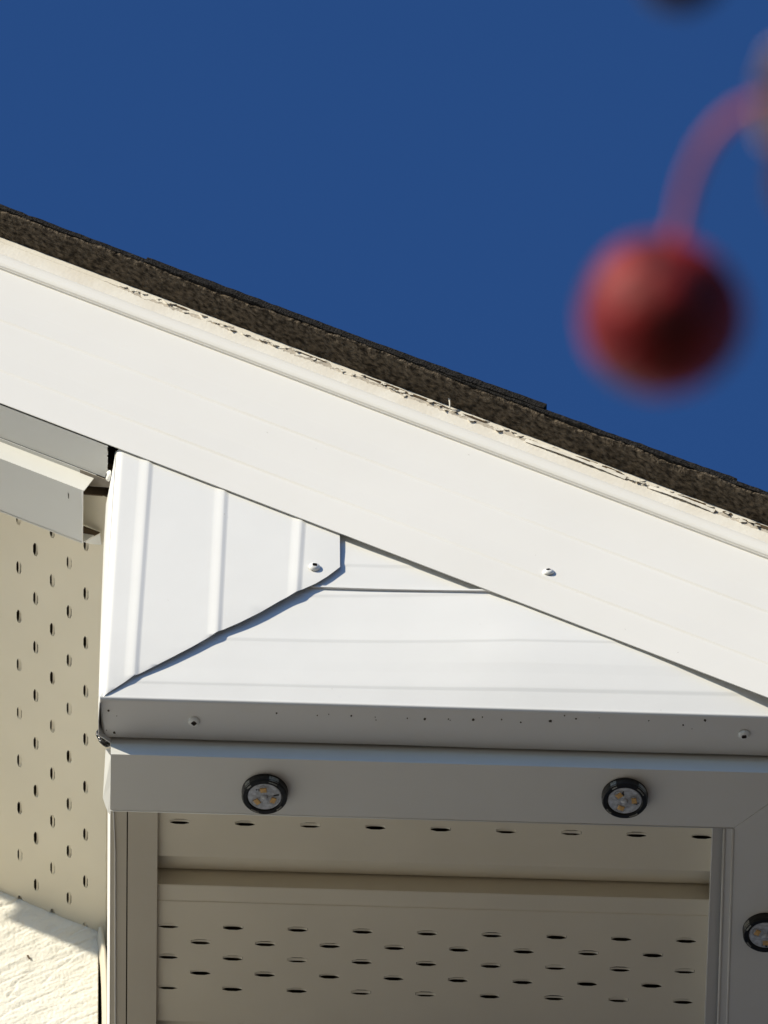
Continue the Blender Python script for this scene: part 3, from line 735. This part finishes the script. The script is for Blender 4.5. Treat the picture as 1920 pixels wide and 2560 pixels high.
# ------------------------------------------------------------------ round lamps
def lamp_parts(root, variant):
    R_ = .0146; H = .0062; ri = .0109
    prof = [(R_*.97, 0), (R_, .0004), (R_, .0010), (R_*.985, .0011), (R_*.985, .0052), (R_*.95, .0060), (R_*.93, H), (ri+.0004, H), (ri, H-.0003), (ri-.0002, .0046), (0.0001, .0046)]
    V, F = lathe(prof, 56)
    # light scuffing of the ring: uneven radius
    V = [(x*(1+.008*noise.noise(Vector((x*300, y*300, variant)))), y*(1+.008*noise.noise(Vector((x*300, y*300, variant+5)))), z) for x, y, z in V]
    o = link('housing', mesh('housing', V, F), RUB, root, root.matrix_basis); smooth_o(o, 28)
    V, F = lathe([(ri-.0001, .0048), (ri-.0005, .0054), (.007, .0056), (.0001, .0057)], 40)
    link('lamp_board', mesh('lamp_board', V, F), BOARD, root, root.matrix_basis)
    rot = {0: 8, 1: 38, 2: 65}[variant]
    for k in range(3):
        a = radians(rot + 90 + 120*k); c = Vector((.0058*cos(a), .0058*sin(a), .0055))
        mm = root.matrix_basis @ Matrix.Translation(c) @ Matrix.Rotation(a, 4, 'Z')
        V = []; F = []; box(V, F, -.0014, .0014, -.0017, .0017, 0, .0006)
        link('led_chip', mesh('led_chip', V, F), CHIP, root, mm)
        V, F = lathe([(.0033, .0), (.0032, .0009), (.0026, .0018), (.0016, .0023), (.0002, .0025)], 24)
        F.append(tuple(range(24)))
        V = [(x*1.15-.0003, y, z) for x, y, z in V]
        link('lens_dome', fixn(mesh('lens_dome', V, F)), LENS, root, mm, smooth=True)
    # clear centre boss
    V, F = lathe([(.0022, 0), (.0020, .0012), (.0008, .0018), (.0001, .0019)], 16); link('centre_boss', mesh('centre_boss', V, F), BOARD, root, root.matrix_basis @ Matrix.Translation((0, 0, .0055)), smooth=True)
    # pale clips around the ring
    for ad, wd in {0: ((-118, 24), (-42, 20), (66, 26), (140, 16)), 1: ((-140, 20), (-62, 26), (40, 30), (122, 16)), 2: ((150, 22), (215, 20), (-40, 22), (50, 24))}[variant]:
        V = []; F = []; n = 6
        for i in range(n+1):
            a = radians(ad - wd/2 + wd*i/n)
            for r_, z in ((R_*1.012, .0022), (R_*.975, .0056), (R_*.86, .0066), (R_*.84, .0062)): V.append((r_*cos(a), r_*sin(a), z))
        for i in range(n):
            for j in range(3): F.append((4*i+j, 4*i+4+j, 4*i+5+j, 4*i+1+j))
        link('clip', fixn(mesh('clip', V, F)), CLIP, root, root.matrix_basis)
    # black printed marks on the board
    V = []; F = []
    def stroke(P, w_=.00022):
        for (x0, y0), (x1, y1) in zip(P, P[1:]):
            d = Vector((x1-x0, y1-y0, 0)).normalized(); n_ = Vector((-d.y, d.x, 0))*w_; k = len(V)
            for q in (Vector((x0, y0, .00575))+n_, Vector((x1, y1, .00575))+n_, Vector((x1, y1, .00575))-n_, Vector((x0, y0, .00575))-n_): V.append(q)
            F.append((k, k+1, k+2, k+3))
    u = .001
    if variant < 2:
        stroke([(5.6*u, (1.2 if variant == 0 else -1.0)*u), (7.2*u, (1.8 if variant == 0 else -.9)*u), (9.0*u, (2.1 if variant == 0 else -1.4)*u)], .0005)
        if variant == 0:
            stroke([(-5.6*u, 5.6*u), (-5.0*u, 6.2*u), (-4.6*u, 5.4*u), (-5.2*u, 5.0*u)]); stroke([(-3.9*u, 5.0*u), (-3.8*u, 6.4*u), (-2.9*u, 6.1*u), (-3.0*u, 5.2*u), (-3.9*u, 5.0*u)])
        else:
            stroke([(-2.0*u, 5.0*u), (-1.4*u, 7.4*u)], .0003); stroke([(-3.8*u, 4.6*u), (-1.2*u, 4.4*u), (-1.2*u, 8*u)], .0003); stroke([(6.2*u, -2.6*u), (8.2*u, -2.7*u)], .0003)
    else:
        stroke([(1.0*u, -5.4*u), (.6*u, -7.2*u), (.8*u, -8.6*u)], .0006); stroke([(-1.2*u, -7.2*u), (-1.8*u, -8.2*u)], .0003)
    link('printed_mark', mesh('printed_mark', V, F), INK, root, root.matrix_basis)
# lamp frame: z down out of the channel base; local x = +X, local y = towards -Y (up in the photo)
def lamp(px, py, variant, label):
    p = PZ(px, py, Z1); q = Vector((p.x, p.y, Z1))
    r = empty('puck_light', label=label, cat='light', group='round lamps clipped in the white channel', mw=frame(q, (1, 0, 0), (0, -1, 0), (0, 0, -1)))
    lamp_parts(r, variant); return r
lamp(662, 1978, 0, 'black-ringed round lamp on the front channel nearest the left corner of the box')
lamp(1562, 1988, 1, 'black-ringed round lamp on the front channel near its right end')
lamp(1914, 2324, 2, 'black-ringed round lamp on the side channel, cut by the right edge')

# ------------------------------------------------------------------ cable at the corner
cab = empty('cable', PZ(262, 1850, Z0-.002), 'short loops of glossy black cable squeezed out at the lower left corner of the box', 'cable')
def cabp(px, py, Y): return PY(px, py, Y)
loops = [[(285, 1838, .048), (262, 1848, .037), (249, 1845, .034), (244, 1834, .033), (249, 1826, .034), (262, 1822, .044)],
         [(285, 1847, .048), (264, 1856, .037), (252, 1850, .034), (247, 1836, .035), (255, 1826, .044)],
         [(286, 1855, .048), (268, 1864, .037), (256, 1857, .034), (250, 1848, .035), (258, 1836, .044)]]
V = []; F = []
for L in loops: tube(catmull([cabp(*p) for p in L], 8), .00115, 10, V, F)
link('wire', mesh('wire', V, F), CABLE, cab, smooth=True)

# ------------------------------------------------------------------ crabapple tree reaching in front of the camera
tb = Vector((1.25, -3.15, 0))
tree = empty('crabapple_tree', tb, 'blurred crabapple branch with small red fruit hanging in front of the sky', 'tree')
DC = 0.714
def at(px, py, d=DC): return CAM + ray(px, py)*d
pts = catmull([tb, tb+Vector((.03, .02, .8)), tb+Vector((-.04, .05, 1.7)), tb+Vector((-.02, .06, 2.6)), tb+Vector((.1, .1, 3.4))], 8)
Vt, Ft = tube(pts, [.075-.05*i/(len(pts)-1) for i in range(len(pts))], 14); link('trunk', mesh('trunk', Vt, Ft), BARK, tree, smooth=True)
twig_end = at(2070, 215)
pts = catmull([tb+Vector((-.035, .05, 1.75)), tb+Vector((-.3, -.05, 2.15)), tb+Vector((-.65, -.2, 2.45)), twig_end+Vector((.12, .02, .10)), twig_end+Vector((.02, 0.0, .012)), twig_end], 8)
Vt, Ft = tube(pts, [0.024-.0228*min(1, i/(len(pts)-1)*1.05) for i in range(len(pts))], 10); link('branch', mesh('branch', Vt, Ft), BARK, tree, smooth=True)
def fruit(c, r, stem, name='fruit', seed=0, label=None, m=None):
    V = []; F = []; n1, n2 = 28, 36
    for i in range(n1+1):
        th = pi*i/n1
        for k in range(n2):
            ph = 2*pi*k/n2; rad = r*(1+.02*cos(2*ph+seed)+.015*cos(3*ph))
            z = cos(th)*r*1.0
            if th < .5: z -= r*.14*(1-th/.5)**1.5
            V.append((rad*sin(th)*cos(ph), rad*sin(th)*sin(ph), z))
    for i in range(n1):
        for k in range(n2): F.append((i*n2+k, (i+1)*n2+k, (i+1)*n2+(k+1) % n2, i*n2+(k+1) % n2))
    o = link('fruit', mesh('fruit', V, F), m or BERRY, tree, Matrix.Translation(c), smooth=True)
    if label: o['label'] = label
    V, F = tube(catmull(stem, 8), .00044, 10); link('stem', mesh('stem', V, F), STEM, o, smooth=True)
    # dried calyx at the bottom
    V = []; F = []
    for k in range(5):
        a = 2*pi*k/5; j = len(V)
        V += [c+Vector((.0006*cos(a-.5), .0006*sin(a-.5), -r*.98)), c+Vector((.0006*cos(a+.5), .0006*sin(a+.5), -r*.98)), c+Vector((.0018*cos(a), .0018*sin(a), -r*1.22))]
        F.append((j, j+1, j+2))
    link('calyx', mesh('calyx', V, F), BARK, o)
    return o
c = at(1656, 790); r_ = .0058
fruit(c, r_, [c+U2*.0042, at(1692, 580), at(1722, 460), at(1770, 355), at(1838, 285), at(1915, 250), at(1990, 232)], label='round red fruit hanging from a curved reddish stem against the blue sky')
c = at(1705, -88, .70); fruit(c, .0033, [c+Vector((0, 0, .003)), at(1740, -420, .70), at(1850, -500, .71), at(2010, -300, .72), twig_end], seed=2, label='fruit at the top edge, coloured near black for shade', m=MAROON)
c = at(2085, 440, .72); fruit(c, .0046, [c+Vector((0, 0, .004)), at(2070, 320, .72), at(2040, 270, .72), twig_end], seed=1, label='dark fruit at the right edge', m=MAROON)
# orange-brown bud cluster at the twig's tip
V = []; F = []
for k in range(9):
    a = 2*pi*k/9+.3; L = random.uniform(.0025, .0042); d = (R2*cos(a)*.9 + U2*sin(a)*1.2 - ff*.3).normalized(); c = at(1985, 245, .712)+U2*random.uniform(-.0018, .0018)
    tube([c, c+d*L*.5+R2*.0002, c+d*L], [.0012, .0026, .0006], 8, V, F)
link('bud', mesh('bud', V, F), BUD, tree, smooth=True)
# leaves along the branch, beyond the frame
V = []; F = []
bp = pts
rl = random.Random(11)
for k in range(90):
    p = bp[rl.randint(6, len(bp)-14)] + Vector([rl.uniform(-.12, .12) for _ in range(3)])
    q_ = p - CAM; dd = q_.dot(ff)
    if dd > .05 and -6000 < FPX*q_.dot(R2)/dd < 4500 and abs(FPX*q_.dot(U2)/dd) < 5500: continue
    d = Vector((random.uniform(-1, 1), random.uniform(-1, 1), random.uniform(-.8, .2))).normalized(); s_ = d.cross(Vector((0, 0, 1))).normalized(); j = len(V)
    V += [p, p+d*.02+s_*.012, p+d*.045+s_*.011, p+d*.06, p+d*.045-s_*.011, p+d*.02-s_*.012, p+d*.03-Vector((0, 0, .004))]
    F += [(j, j+1, j+6), (j+1, j+2, j+6), (j+2, j+3, j+6), (j+3, j+4, j+6), (j+4, j+5, j+6), (j+5, j, j+6)]
shade_leaf = at(1702, -158, .70) + TS*.045  # unseen leaf added on the sun side to shade the top fruit
d = (R2*.5+U2*.6-ff*.2).normalized(); s_ = TS.cross(d).normalized(); p = shade_leaf - d*.018; j = len(V)
V += [p, p+d*.012+s_*.011, p+d*.03+s_*.010, p+d*.042, p+d*.03-s_*.010, p+d*.012-s_*.011, p+d*.02-TS*.003]
F += [(j, j+1, j+6), (j+1, j+2, j+6), (j+2, j+3, j+6), (j+3, j+4, j+6), (j+4, j+5, j+6), (j+5, j, j+6)]
Vt, Ft = tube(catmull([twig_end, at(2020, -500, .71), at(1700, -1500, .70), p], 8), .0009, 8); link('twig', mesh('twig', Vt, Ft), BARK, tree, smooth=True)  # twig added to carry the shading leaf
o = link('foliage', mesh('foliage', V, F), LEAF, tree); o['kind'] = 'stuff'
